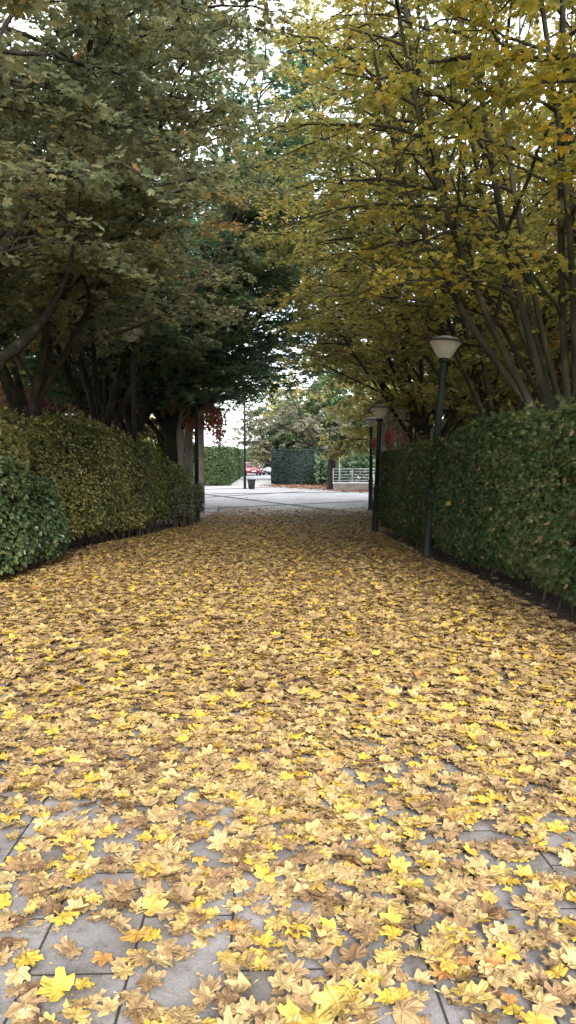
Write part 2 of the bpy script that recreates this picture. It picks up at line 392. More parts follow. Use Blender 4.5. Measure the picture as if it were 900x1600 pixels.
    print('tree', seed, 'twigs', n3, 'leaves', n4)
    return wood, mesh_np('leaves', V, Fc, {'lr': A})

OLIVE = leaf_mat('leaf_olive', [(0, (0.115, 0.160, 0.098)), (.3, (0.180, 0.212, 0.119)), (.55, (0.260, 0.270, 0.140)), (.78, (0.350, 0.329, 0.140)), (.92, (0.476, 0.336, 0.140)), (1, (0.616, 0.322, 0.126))], 0.5, .38, .6)
DARKGREEN = leaf_mat('leaf_dark_green', [(0, (0.061, 0.128, 0.081)), (.4, (0.101, 0.189, 0.101)), (.7, (0.149, 0.243, 0.108)), (.9, (0.243, 0.270, 0.108)), (1, (0.378, 0.270, 0.108))], 0.5, .36, .6)
YELLOW = leaf_mat('leaf_yellow', [(0, (.15, .20, .06)), (.35, (.27, .28, .07)), (.6, (.48, .40, .07)), (.8, (.66, .47, .05)), (1, (.62, .30, .05))], .5, .45, .35)
YOLIVE = leaf_mat('leaf_yellow_olive', [(0, (0.146, 0.181, 0.070)), (.35, (0.254, 0.266, 0.090)), (.6, (0.410, 0.375, 0.117)), (.85, (0.602, 0.485, 0.122)), (1, (0.576, 0.306, 0.119))], 0.5, .42, .45)
GOLD = leaf_mat('leaf_gold', [(0, (.15, .19, .06)), (.3, (.28, .28, .08)), (.6, (.46, .39, .09)), (.85, (.62, .46, .07)), (1, (.56, .30, .08))], .5, .42, .4)
RUSSET = leaf_mat('leaf_russet', [(0, (.08, .08, .045)), (.35, (.16, .12, .06)), (.65, (.26, .16, .09)), (1, (.36, .18, .08))], .35, .5, .35)
CHESTNUT = leaf_mat('leaf_chestnut', [(0, (.09, .12, .06)), (.35, (.17, .19, .11)), (.7, (.27, .26, .17)), (1, (.36, .28, .18))], .35, .55, .35)
FRESH = leaf_mat('leaf_fresh_green', [(0, (.04, .085, .035)), (.5, (.075, .13, .05)), (1, (.16, .20, .07))], .4, .5, .35)
REDLEAF = leaf_mat('leaf_red', [(0, (.22, .15, .06)), (.3, (.46, .17, .11)), (.65, (.62, .22, .19)), (.85, (.52, .24, .28)), (1, (.6, .38, .18))], .5, .5, .35)
PINK = leaf_mat('leaf_pink', [(0, (0.216, 0.108, 0.095)), (.5, (0.405, 0.189, 0.189)), (1, (0.513, 0.297, 0.243))], .4, .5, .35)
ORANGE = leaf_mat('leaf_orange', [(0, (.15, .14, .03)), (.4, (.38, .28, .05)), (.8, (.55, .28, .06)), (1, (.5, .2, .1))], .45, .5, .35)

KINDS = {
 'vase': grow(n_stem=24, fork=1.9, trunk_r=.2, length=11.0, lean=(1, 40), gather=.72, sec_step=.33, sec_len=2.4, twig_step=.15, per_twig=7, leaf=MAPLE_LO, seed=11, stem_r=.050, bare=.18, leaf_size=.064, cut=3.7),
 'low': grow(n_stem=12, fork=2.2, trunk_r=.17, length=10.0, lean=(3, 40), gather=.3, sec_step=.25, sec_len=2.8, twig_step=.15, per_twig=17, leaf=MAPLE_LO, seed=21, stem_r=.055, bare=.08, leaf_size=.064, cut=1.9),
 'broad': grow(n_stem=8, fork=2.7, trunk_r=.2, length=10.5, lean=(4, 34), gather=-.25, sec_step=.21, sec_len=3.1, twig_step=.14, per_twig=21, leaf=MAPLE_LO, seed=12, stem_r=.082, bare=.10, leaf_size=.066, cut=4.3),
 'dense': grow(n_stem=7, fork=2.8, trunk_r=.19, length=10.0, lean=(4, 36), gather=-.3, sec_step=.18, sec_len=3.1, twig_step=.14, per_twig=19, leaf=MAPLE_LO, seed=13, leaf_size=.068, stem_r=.08, bare=.08, cut=3.3),
 'near': grow(n_stem=12, fork=2.4, trunk_r=.18, length=9.5, lean=(6, 54), gather=.42, sec_step=.28, sec_len=3.2, twig_step=.16, per_twig=25, leaf=MAPLE_MD, seed=14, leaf_size=.064, stem_r=.052, bare=.10, cut=3.6),
 'far': grow(n_stem=9, fork=1.6, trunk_r=.2, length=7.0, lean=(5, 62), gather=.4, sec_step=.3, sec_len=2.6, twig_step=.2, twig_len=.7, per_twig=19, leaf=KITE, seed=15, leaf_size=.2, stem_r=.07),
 'chestnut': grow(n_stem=9, fork=2.4, trunk_r=.26, length=5.6, lean=(10, 80), gather=.25, sec_step=.32, sec_len=2.6, twig_step=.24, twig_len=.6, per_twig=6, leaf=PALM, seed=16, leaf_size=.28, stem_r=.08, droop=.6, tilt=.3, cut=1.5),
}
def tree(kind, x, y, leafmat, label, group=None, name='maple_tree', s=1, rz=0, bark='bark', sz=None, z=None):
    r = empty(name, (x, y, float(gz(y)) if z is None else z), rz); r.scale = (s, s, sz or s)
    tag(r, label, 'tree', group)
    wood, lv = KINDS[kind]
    for nm, me, mt in (('trunk', wood, M[bark]), ('crown', lv, leafmat)):
        o = bpy.data.objects.new(nm, me); col.objects.link(o); o.parent = r
        if not me.materials: me.materials.append(mt)
        o.material_slots[0].link = 'OBJECT'; o.material_slots[0].material = mt
    return r

GL = 'maples in a row behind the left hedge'; GR = 'maples in a row behind the right hedge'
td = tree('near', -5.5, 6.6, OLIVE, 'olive leaved maple nearest on the left with a thick limb rising over the hedge', GL, rz=2.2)
tree('broad', -5.4, 10.6, OLIVE, 'grey green maple standing behind the deep green shrub at the left', GL, rz=5.2)
tree('broad', -4.9, 14.6, OLIVE, 'olive brown maple behind the bulging yellowish part of the left hedge', GL, rz=.4)
tree('broad', -4.85, 20.4, OLIVE, 'dark maple whose forked trunk stands behind the left street lamp', GL, rz=3.0, s=1.05)
tree('dense', -4.8, 23.6, DARKGREEN, 'dark green maple above the far end of the left hedge', GL, rz=1.1, s=1.15)
tree('dense', -4.1, 27.0, DARKGREEN, 'blue green maple just before the left pergola columns', GL, rz=.3, s=1.15)
tw = tree('dense', -4.75, 31.2, DARKGREEN, 'deep green tree whose crown overhangs the opening to the plaza', GL, rz=4.2, s=1.4)
tw.scale = (1.95, 1.6, 1.42)
tree('near', 4.9, 4.6, YELLOW, 'bright yellow maple overhanging the nearest part of the right hedge', GR, rz=1.0, sz=1.1)
tree('vase', 3.95, 10.6, GOLD, 'many stemmed yellow maple rising fan shaped from behind the right hedge', GR, rz=.3, bark='bark_green')
tree('low', 4.3, 15.6, YOLIVE, 'yellowish maple standing behind the tall right street lamp', GR, rz=2.4, bark='bark_green')
tree('low', 3.8, 20.8, YOLIVE, 'olive yellow maple behind the far end of the right hedge', GR, rz=5.0, s=1.1)
tree('broad', 4.6, 27.5, YOLIVE, 'green gold maple beside the right pergola columns', GR, rz=1.4, s=1.2)
pp = [Vector((-5.45, 6.75, 1.75)), P(-60, 590, 7.9), P(0, 562, 8.5), P(45, 525, 8.9), P(80, 482, 9.3), P(104, 430, 9.6), P(118, 370, 9.9), P(125, 300, 10.2)]
q = np.array([tuple(p) for p in pp]); t_ = np.linspace(0, 7, 36); i_ = np.minimum(t_.astype(int), 6); u_ = (t_ - i_)[:, None]
a0, a1, a2, a3 = q[np.maximum(i_ - 1, 0)], q[i_], q[i_ + 1], q[np.minimum(i_ + 2, 7)]
tp = .5 * (2 * a1 + (a2 - a0) * u_ + (2 * a0 - 5 * a1 + 4 * a2 - a3) * u_ ** 2 + (3 * a1 - a0 - 3 * a2 + a3) * u_ ** 3)
rr_ = np.interp(t_, range(8), [.095, .085, .074, .062, .045, .03, .02, .01]) * (1 + .09 * np.sin(t_ * 5.1) + .05 * np.sin(t_ * 11))
v, f = tubes(tp[None], rr_[None], 14)
o = link('limb', mesh_np('limb', v, f, smooth=True), noisy('bark_dark', [(.3, (.006, .006, .004)), (.55, (.013, .013, .009)), (.8, (.035, .035, .022))], 9, 8, 1.0, .9, 26, spec=.05), td)
bpy.context.view_layer.update(); o.matrix_parent_inverse = td.matrix_world.inverted()
GB = 'trees further back behind the maple rows'
tree('dense', -5.3, 35.0, DARKGREEN, 'tall dark green tree standing behind the left pergola columns', GB, rz=2.7, s=1.5)
tree('dense', -8.6, 12.6, OLIVE, 'second row olive maple at the far left behind the limb of the nearest tree', GB, rz=.9, s=1.05)
tree('broad', 8.0, 13.0, YOLIVE, 'second row yellow olive maple behind the fan shaped stems', GB, rz=2.9, s=1.0)
tree('far', -10.5, 17, ORANGE, 'orange and yellow tree glimpsed low behind the left hedge', GB, 'garden_tree', s=.85)
tree('far', -13, 27, YOLIVE, 'tall yellowish tree far behind the left maples', GB, 'garden_tree', s=1.3, rz=2)
tree('far', -8.5, 33, RUSSET, 'russet tree behind the left pergola', GB, 'garden_tree', s=.8, rz=1)
tree('far', 9.0, 17, ORANGE, 'orange leaved tree glimpsed between the stems of the fan shaped maple', GB, 'garden_tree', s=.9, rz=3)
tree('far', 9.5, 26, YOLIVE, 'yellow green tree behind the right maple row', GB, 'garden_tree', s=1.25, rz=5)
tree('far', 6.2, 36, YOLIVE, 'loose leaved tree above the right pergola', GB, 'garden_tree', s=1.35, rz=.5)

# ------------------------------------------------------------------ ground, path, plaza
def sheet(name, xs, ys, dz, mat, kind='structure'):
    """a sheet over stations ys with its left and right edge given at each station"""
    V = []; Fc = []
    n = 9
    for y, (a, b) in zip(ys, xs):
        for i in range(n): V.append((a + (b - a) * i / (n - 1), y, float(gz(y)) + dz))
    for j in range(len(ys) - 1):
        for i in range(n - 1): k = j * n + i; Fc.append((k, k + 1, k + n + 1, k + n))
    o = link(name, mesh_np(name, np.array(V), np.array(Fc)), mat); o['kind'] = kind; return o
ys = [-400, -60, -20, 0, 4, 8, 12, 16, 20, 24, 28, 40, 60, 90, 400, 1500]
sheet('ground', [(-1200, 1200)] * len(ys), ys, 0, M['grass'])
ys = [-12, -6, 0, 4, 8, 12, 16, 20, 24, 28.6]
def lx(y): return float(np.interp(y, [-12, 8, 11, 16, 20, 25, 30], [-4.2, -4.2, -4.05, -3.95, -3.45, -2.85, -2.85]))     # left hedge face
def rx(y): return float(np.interp(y, [-12, 7, 20, 30], [2.72, 2.66, 2.42, 2.42]))                                          # right hedge face
sheet('path', [(-6.5, 3.6)] * len(ys), ys, .008, M['paving'])
ys2 = [3, 6, 9, 12, 16, 20.4]
sheet('soil_strip', [(rx(y) - .10, rx(y) + 1.6) for y in ys2], ys2, .022, M['soil'])
ys3 = [6, 9, 12, 16, 20, 24.6]
sheet('soil_bed', [(lx(y) - 2.4, lx(y) + .10) for y in ys3], ys3, .022, M['soil'])
sheet('plaza', [(-40, 30)] * 3, [28.4, 50, 88], .014, M['plaza'])
sheet('car_park', [(-40, 40)] * 2, [88, 130], .018, M['asphalt'])
def band(a, b, wd=.28):
    a, b = Vector(a), Vector(b); n = Vector((-(b - a).y, (b - a).x)).normalized() * wd / 2
    z = float(gz(40)) + .022
    V = [(*(a - n), z), (*(b - n), z), (*(b + n), z), (*(a + n), z)]
    return V
def gpt(px, py):
    a, b = ray(px, py); d = (EYE + .84) / -b
    return (a * d, d)
V = []; Fc = []
for p, q, wd, dz in [((330, 777), (430, 771), .35, 0), ((330, 795), (585, 783), .35, .003), ((330, 774), (585, 806), .35, .006), ((330, 765), (470, 760), .4, .009), ((430, 771), (585, 769), .35, .012)]:
    A_ = Vector(gpt(*p)); B_ = Vector(gpt(*q)); dr = (B_ - A_); A_ = A_ - dr * .6; B_ = B_ + dr * .5
    k = len(V); V += [(x, y, z + dz) for x, y, z in band(A_, B_, wd)]; Fc.append((k, k + 1, k + 2, k + 3))
o = link('paving_band', mesh_np('paving_band', np.array(V), np.array(Fc)), M['band']); o['kind'] = 'structure'

# ------------------------------------------------------------------ hedges
def hedge(name, label, y0, y1, xf, xb, h, leafmat, tpl, dens, lsize, seed, group=None, lump=.10, lscale=1.6, droop=.6, z0=.25, core='soil', stems=0, out=.7, taper=.08, cat='hedge', rnd=.22, shoots=0):
    """clipped hedge between two faces xf(y) (path side) and xb(y), height h(y)"""
    global rng
    rng = np.random.default_rng(seed)
    r = empty(name, ((xf((y0 + y1) / 2) + xb((y0 + y1) / 2)) / 2, (y0 + y1) / 2, float(gz((y0 + y1) / 2))))
    tag(r, label, cat, group); org = np.array(r.location)
    def surf(y, s):
        XF = np.array([xf(v) for v in y]); XB = np.array([xb(v) for v in y]); H = np.array([h(v) for v in y]); sg = np.sign(XB - XF)
        Lf = H - z0; Lt = np.abs(XB - XF); tot = 2 * Lf + Lt; q = s * tot
        pf = q < Lf; pt_ = (~pf) & (q < Lf + Lt); pb = q >= Lf + Lt
        zf = z0 + q; zb = H - (q - Lf - Lt)
        x = np.where(pf, XF + sg * taper * (zf / H), np.where(pt_, XF + sg * (q - Lf), XB)); z = np.where(pf, zf, np.where(pt_, H, zb))
        n = np.stack([np.where(pf, -sg, np.where(pb, sg, 0)), np.zeros(len(y)), np.where(pt_, 1., 0)], 1)
        # round the upper corners
        e1 = np.clip(1 - np.abs(q - Lf) / rnd, 0, 1); c = np.stack([-sg * .7, 0 * y, 0 * y + .7], 1); n = n * (1 - e1[:, None]) + c * e1[:, None]
        e2 = np.clip(1 - np.abs(q - Lf - Lt) / rnd, 0, 1); c = np.stack([sg * .7, 0 * y, 0 * y + .7], 1); n = n * (1 - e2[:, None]) + c * e2[:, None]
        n /= np.linalg.norm(n, axis=1, keepdims=True)
        p = np.stack([x, y, z], 1) - n * ((e1 ** 2 + e2 ** 2) * rnd * .32)[:, None]
        p[:, 2] += gz(y); return p, n
    Lp = 2 * (h((y0 + y1) / 2) - z0) + abs(xb(y0) - xf(y0)); area = Lp * (y1 - y0)
    # core
    ny = max(6, int((y1 - y0) / .3)); ns = 26
    yy = np.repeat(np.linspace(y0 + .16, y1 - .16, ny), ns); ss = np.tile(np.linspace(0.004, .996, ns), ny)
    p, n = surf(yy, ss); p = p + n * (lump * lumps(p, lscale, seed) - .17)[:, None] - org
    V = p; idx = np.arange(ny * ns).reshape(ny, ns)
    Fq = np.stack([idx[:-1, :-1], idx[1:, :-1], idx[1:, 1:], idx[:-1, 1:]], -1).reshape(-1, 4)
    caps = []
    for row in (0, ny - 1):
        for i in range(ns // 2 - 1): caps.append((idx[row, i], idx[row, i + 1], idx[row, ns - 2 - i], idx[row, ns - 1 - i]))
    bot = [(idx[j, 0], idx[j + 1, 0], idx[j + 1, -1], idx[j, -1]) for j in range(ny - 1)]
    CV, CF = V, np.vstack([Fq, caps, bot])
    # leaves
    N = int(area * dens)
    y = rng.uniform(y0, y1, N); s = rng.uniform(0, 1, N); keep = s < .78; y, s = y[keep], s[keep]
    p, n = surf(y, s)
    # end faces
    for ye, sg in ((y0, -1), (y1, 1)):
        q = int(abs(xb(ye) - xf(ye)) * h(ye) * dens)
        x = rng.uniform(min(xf(ye), xb(ye)), max(xf(ye), xb(ye)), q); z = rng.uniform(z0, h(ye), q)
        pe = np.stack([x, np.full(q, ye) - sg * .05, z + float(gz(ye))], 1); ne = np.tile([0, sg * 1., 0], (q, 1))
        p = np.vstack([p, pe]); n = np.vstack([n, ne])
    off = lump * lumps(p, lscale, seed) + .035 * lumps(p, 9, seed + 3) - rng.exponential(.045, len(p)) + .03
    bottom = np.clip((z0 + .25 - (p[:, 2] - gz(p[:, 1]))) / .25, 0, 1); off -= bottom * .12
    keep = rng.random(len(p)) > bottom * .45; p, n, off = p[keep], n[keep], off[keep]
    p = p + n * off[:, None] - org
    nn = n * out + rng.normal(0, .5, p.shape) + np.array([0, 0, .45]); fw = n * .5 + rng.normal(0, .5, p.shape) + np.array([0, 0, -droop])
    hue = np.clip(.45 + .25 * lumps(p, 1.3, seed + 9) + rng.normal(0, .22, len(p)), 0, .97)
    hue = np.where(rng.random(len(p)) < .02, 1, hue)
    SH = None
    if shoots:      # young shoots that have grown out since the last clipping
        ys_ = rng.uniform(y0 + .2, y1 - .2, shoots); ss_ = rng.uniform(.22, .62, shoots); sp, sn = surf(ys_, ss_)
        sp = sp + sn * (lump * lumps(sp, lscale, seed) - .08)[:, None] - org
        dr = sn * .6 + np.array([0, 0, .7]) + rng.normal(0, .35, sp.shape); dr /= np.linalg.norm(dr, axis=1, keepdims=True)
        ln = rng.uniform(.12, .36, shoots); q = np.linspace(0, 1, 4)
        SH = sp[:, None] + dr[:, None] * (q[None, :, None] * ln[:, None, None])
        kk = 10; t = rng.uniform(.25, 1.05, (shoots, kk)); lp = (sp[:, None] + dr[:, None] * (t * ln[:, None])[:, :, None]).reshape(-1, 3)
        lp = lp + rng.normal(0, .012, lp.shape); m_ = len(lp)
        p = np.vstack([p, lp]); nn = np.vstack([nn, rng.normal(0, .5, (m_, 3)) + np.array([0, 0, .6])])
        fw = np.vstack([fw, rng.normal(0, 1, (m_, 3)) + np.repeat(dr, kk, 0) * .5]); hue = np.concatenate([hue, rng.uniform(.4, .9, m_)])
    V, Fc, A = place(tpl, p, rot_from(nn, fw), lsize * rng.uniform(.6, 1.3, len(p)), 0, 0, hue)
    link('foliage', mesh_np('hedge_leaves', V, Fc, {'lr': A}), leafmat, r)
    if stems:
        n_ = stems; m = 5; ys_ = rng.uniform(y0, y1, n_); t = rng.uniform(.02, .6, n_)
        X = np.array([xf(v) for v in ys_]); XB = np.array([xb(v) for v in ys_]); b = np.stack([X + (XB - X) * (.08 + t * .6), ys_, gz(ys_)], 1)
        q = np.linspace(0, 1, m); T = np.repeat(b[:, None], m, 1); T[:, :, 2] += q[None] * rng.uniform(.5, .9, n_)[:, None] - .03
        T[:, :, :2] += rng.normal(0, .09, (n_, 1, 2)) * q[None, :, None] + rng.normal(0, .012, (n_, m, 2))
        v, f = tubes(T - org, np.full((n_, 1), .011) * rng.uniform(.6, 1.8, n_)[:, None] * (1 - .4 * q[None]), 5)
        if SH is not None:
            v2, f2 = tubes(SH, np.full((len(SH), 1), .003) * np.ones((1, 4)), 3); f = np.vstack([f, f2 + len(v)]); v = np.vstack([v, v2])
        ci = np.concatenate([np.zeros(len(CF)), np.ones(len(f))]); CF = np.vstack([CF, f + len(CV)]); CV = np.vstack([CV, v])
    else: ci = np.zeros(len(CF))
    link('branches', mesh_np('hedge_branches', CV, CF, matidx=ci), [M[core], M['twig']], r)
    return r
CYP = leaf_mat('leaf_cypress', [(0, (.022, .048, .022)), (.35, (.045, .085, .03)), (.62, (.08, .125, .04)), (.9, (.15, .165, .06)), (1, (.30, .22, .11))], .25, .6, .3)
PRIV = leaf_mat('leaf_privet', [(0, (0.055, 0.088, 0.044)), (.3, (0.110, 0.143, 0.055)), (.55, (0.209, 0.220, 0.072)), (.85, (0.352, 0.330, 0.099)), (1, (0.418, 0.275, 0.099))], .3, .4, .45)
PRIVD = leaf_mat('leaf_privet_dark', [(0, (.03, .055, .035)), (.4, (.055, .085, .05)), (.8, (.10, .12, .06)), (1, (.22, .17, .09))], .2, .45, .4)
LAUR = leaf_mat('leaf_laurel', [(0, (0.028, 0.056, 0.026)), (.5, (0.060, 0.096, 0.036)), (.9, (0.112, 0.144, 0.048)), (1, (0.192, 0.136, 0.072))], .2, .4, .5)
DARKH = leaf_mat('leaf_dark_hedge', [(0, (.014, .03, .028)), (.5, (.022, .045, .038)), (1, (.04, .065, .045))], .1, .6, .3)
hedge('cypress_hedge', 'tall dark green clipped cypress hedge running along the right of the path', 4.0, 20.3, rx, lambda y: rx(y) + 1.25, lambda y: 2.12 + .04 * math.sin(y * 1.3), CYP, SPRAY, 2300, .062, 31, lump=.075, lscale=1.2, droop=-.1, out=.9, z0=.2, stems=60, taper=.03, shoots=160)
hl = lambda y: float(np.interp(y, [8, 11, 14, 17, 20, 22, 24], [2.45, 2.5, 2.6, 2.6, 2.5, 2.3, 1.75])) + .05 * math.sin(2.2 * y)
hedge('privet_hedge', 'tall bulging yellow green broadleaf hedge with bare stems along the left of the path', 10.8, 24.0, lambda y: lx(y) - .15 + .22 * math.sin(y * .8) + .32 * math.exp(-((y - 19.2) / 1.3) ** 2), lambda y: lx(y) - 1.9, hl, PRIV, OVAL, 1350, .060, 32, lump=.27, lscale=.85, rnd=.7, droop=.9, z0=.27, stems=170, out=.6, shoots=230)
hedge('laurel_shrub', 'lower deep green bushy shrub in front of the left hedge at the frame edge', 8.2, 12.5, lambda y: lx(y) + .34, lambda y: lx(y) - 1.0, lambda y: 1.66 - .03 * (y - 10) ** 2 + .08 * math.sin(3 * y), LAUR, OVAL, 1100, .07, 33, lump=.24, lscale=1.5, droop=.9, z0=.2, stems=30, out=.6, cat='shrub', rnd=.5, shoots=70)
hedge('privet_hedge', 'olive brown broadleaf hedge behind the deep green shrub at the frame edge', 6.2, 10.4, lambda y: lx(y) - .75, lambda y: lx(y) - 2.3, lambda y: 2.5, PRIV, OVAL, 900, .07, 34, lump=.2, lscale=1.1, droop=.9, z0=.3, stems=30, out=.6, rnd=.5, shoots=60)
hedge('box_hedge', 'low dark clipped hedge block ending the left side at the plaza', 22.2, 25.0, lambda y: -2.72, lambda y: -4.4, lambda y: 1.16, PRIVD, OVAL, 1100, .055, 35, lump=.11, lscale=1.8, droop=.7, z0=.38, stems=60, out=.6, shoots=40)

# ------------------------------------------------------------------ fallen leaves
FALLEN = leaf_mat('fallen_leaf', [(0, (0.148, 0.088, 0.047)), (.08, (0.218, 0.135, 0.070)), (.22, (0.288, 0.191, 0.093)), (.42, (0.348, 0.241, 0.111)), (.60, (0.398, 0.292, 0.134)), (.74, (0.406, 0.286, 0.096)), (.86, (0.464, 0.315, 0.060)), (.96, (0.542, 0.375, 0.051)), (1, (0.373, 0.187, 0.058))], .16, .55, .35, mottle=.38, mscale=30)
def add_veins(m):
    """midrib and four side veins of the blade, from the leaf's own flat coordinates"""
    n = m.node_tree; N = n.nodes.new
    def att(nm):
        a = N('ShaderNodeAttribute'); a.attribute_name = nm; return a.outputs['Fac']
    def mth(op, a, b=None):
        x = N('ShaderNodeMath'); x.operation = op
        for i, v in enumerate((a, b)):
            if v is None: continue
            if isinstance(v, (int, float)): x.inputs[i].default_value = v
            else: n.links.new(v, x.inputs[i])
        return x.outputs[0]
    u, v = att('lu'), att('lv'); au = mth('ABSOLUTE', u); d = None
    for ang in (0, 47, 103):
        c_, s_ = math.cos(R(ang)), math.sin(R(ang))
        perp = mth('ABSOLUTE', mth('SUBTRACT', mth('MULTIPLY', au, c_), mth('MULTIPLY', v, s_)))
        al = mth('ADD', mth('MULTIPLY', au, s_), mth('MULTIPLY', v, c_))
        perp = mth('ADD', perp, mth('MULTIPLY', mth('LESS_THAN', al, 0), 1.0)); d = perp if d is None else mth('MINIMUM', d, perp)
    mr = N('ShaderNodeMapRange'); n.links.new(d, mr.inputs['Value']); mr.inputs['From Min'].default_value = .008; mr.inputs['From Max'].default_value = .045
    mr.inputs['To Min'].default_value = .62; mr.inputs['To Max'].default_value = 1
    hs = [x for x in n.nodes if x.type == 'HUE_SAT'][0]; ln = hs.inputs['Value'].links[0].from_socket
    n.links.new(mth('MULTIPLY', ln, mr.outputs[0]), hs.inputs['Value'])
add_veins(FALLEN)
FALLENB = leaf_mat('fallen_leaf_rust', [(0, (.18, .08, .05)), (.4, (.34, .15, .08)), (.8, (.45, .22, .11)), (1, (.5, .33, .14))], .1, .6, .3)
rng = np.random.default_rng(77)
def litter(n, xr, yr, tpl, size, thick, cover):
    x = rng.uniform(*xr, n); y = rng.uniform(*yr, n)
    c = cover(x, y); k = rng.random(n) < c; x, y, c = x[k], y[k], c[k]; n = len(x)
    lift = thick(y) * rng.random(n) ** 1.3 * np.clip(c * 1.4, .2, 1)
    p = np.stack([x, y, gz(y) + .014 + lift], 1)
    tl = .06 + .24 * rng.random(n) ** 1.5
    nr = rng.normal(0, 1, (n, 3)) * tl[:, None]; nr[:, 2] = 1
    a = rng.uniform(0, 6.283, n); fw = np.stack([np.cos(a), np.sin(a), rng.normal(0, .1, n)], 1)
    up_ = rng.random(n) < .72; nr[~up_] *= -1
    curl = np.abs(rng.normal(0, .15, n)) * np.where(rng.random(n) < .75, 1, -1) * np.where(up_, 1, -1)
    fold = rng.normal(.05, .18, n)
    sz_ = size * np.clip(rng.normal(1, .24, n), .45, 1.55)
    p[:, 2] += np.where(curl * np.where(up_, 1, -1) < 0, np.abs(curl) * sz_ * .55, 0) + .12 * sz_ * tl
    lr = rng.random(n) ** 1.12
    lr = np.where(up_, lr, lr * .8)
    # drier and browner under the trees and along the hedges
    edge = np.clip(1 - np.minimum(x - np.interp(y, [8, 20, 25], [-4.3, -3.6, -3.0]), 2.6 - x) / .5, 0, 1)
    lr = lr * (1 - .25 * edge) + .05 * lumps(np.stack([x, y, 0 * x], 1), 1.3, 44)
    V, Fc, A = place(tpl, p, rot_from(nr, fw), sz_, curl, fold, np.clip(lr, 0, 1), crumple=.05)
    return V, Fc, A, np.tile(tpl[0][:, :2], (n, 1))
def inpath(x, y):
    l = np.interp(y, [-12, 8, 11, 16, 20, 25, 30], [-4.2, -4.2, -4.05, -3.95, -3.45, -2.85, -2.85]) - .25; r_ = np.interp(y, [-12, 7, 20, 30], [2.72, 2.66, 2.42, 2.42])
    e = np.clip((x - l) / .35, .0, 1) * np.clip((r_ + .05 - x) / .16, 0, 1); e = np.where(y > 20.8, np.where(x > 1.5, 1, e), e)
    return e * .96 + .04
def cover_near(x, y):
    p = np.stack([x, y, 0 * x], 1); g = lumps(p, 3.4, 5, 3); g2 = lumps(p, 1.1, 6, 2)
    base = np.interp(y, [0, 2.0, 2.6, 3.4, 4.5, 8], [.42, .50, .66, .88, 1, 1])
    base = base - np.clip((-.2 - x) * .22, 0, .32) * np.interp(y, [2, 6, 9], [1, .75, 0])
    return np.clip(base + .42 * g * np.interp(y, [0, 3, 6], [1, .8, .15]) + .1 * g2, .06, 1) * inpath(x, y)
def cover_far(x, y):
    p = np.stack([x, y, 0 * x], 1); g = lumps(p, .9, 8, 3)
    c = np.interp(y, [5, 22, 26.5, 29, 31, 33.5], [1, 1, .8, .42, .14, .0]) + .22 * g * np.interp(y, [5, 20, 28, 32], [.3, .5, 1, .5])
    return np.clip(c, .0, 1) * inpath(x, y)
A1 = litter(10500, (-1.9, 1.9), (.8, 4.6), MAPLE_HI, .046, lambda y: .012 + .004 * y, cover_near)
A1b = litter(9500, (-3.3, 3.0), (4.6, 6.6), MAPLE_MD, .050, lambda y: .035 + 0 * y, cover_near)
A1c = litter(7800, (-4.4, 3.0), (-3.0, 4.6), MAPLE_MD, .05, lambda y: .02 + 0 * y, lambda x, y: cover_near(x, y) * (np.abs(x) > 1.9))
A2 = litter(30000, (-4.6, 2.9), (6.6, 12), MAPLE_MD, .052, lambda y: .045 + 0 * y, cover_near)
A3 = litter(68000, (-4.6, 3.6), (12, 34), MAPLE_LO, .058, lambda y: .05 + 0 * y, cover_far)
A5 = litter(5200, (-2.2, 2.2), (.8, 6), MAPLE_LO, .007, lambda y: .001 + 0 * y, lambda x, y: .9 + 0 * x)
A4 = litter(2500, (-12, 10), (26, 44), MAPLE_LO, .07, lambda y: .02 + 0 * y, lambda x, y: .35 * np.interp(y, [26, 32, 44], [1, .35, .15]))
V, Fc, A = merge([A1, A1b, A1c, A2, A3, A4, A5])
tag(link('fallen_leaves', mesh_np('fallen_leaves', V, Fc, A, smooth=True), FALLEN), 'thick layer of yellow and tan fallen maple leaves over the path', 'leaves', kind='stuff')
def cov_rust(x, y):
    g = lumps(np.stack([x, y, 0 * x], 1), .7, 18, 3)
    # a drift that widens to the right, in front of the dark hedge and the railing
    near = 53.5 - np.clip((x + 1.5) / 9, 0, 1) * 14
    return np.clip((y - near) / 3.0 + .3 * g, 0, 1) * np.clip((x + 2.4) / 1.5, 0, 1) * (y < 57.5)
V, Fc, A = merge([litter(15000, (-3, 12), (38, 58), MAPLE_LO, .11, lambda y: .03 + 0 * y, cov_rust)])
tag(link('rusty_leaves', mesh_np('rusty_leaves', V, Fc, A), FALLENB), 'drift of rust coloured fallen leaves at the foot of the dark hedge and railing', 'leaves', kind='stuff')
# dead leaves caught in the cypress hedge
n = 90; y = rng.uniform(5, 20, n); zz = rng.uniform(.3, 2.0, n)
p = np.stack([np.array([rx(v) for v in y]) - .03 - .02 * rng.random(n), y, gz(y) + zz], 1)
nr = rng.normal(0, .5, (n, 3)) + np.array([-.8, 0, .4]); fw = rng.normal(0, 1, (n, 3))
V, Fc, A = place(MAPLE_MD, p, rot_from(nr, fw), .05 * rng.uniform(.6, 1.2, n), .3, .1)
tag(link('caught_leaves', mesh_np('caught_leaves', V, Fc, {'lr': A}), FALLEN), 'tan fallen leaves caught on the face of the right hedge', 'leaves', kind='stuff')

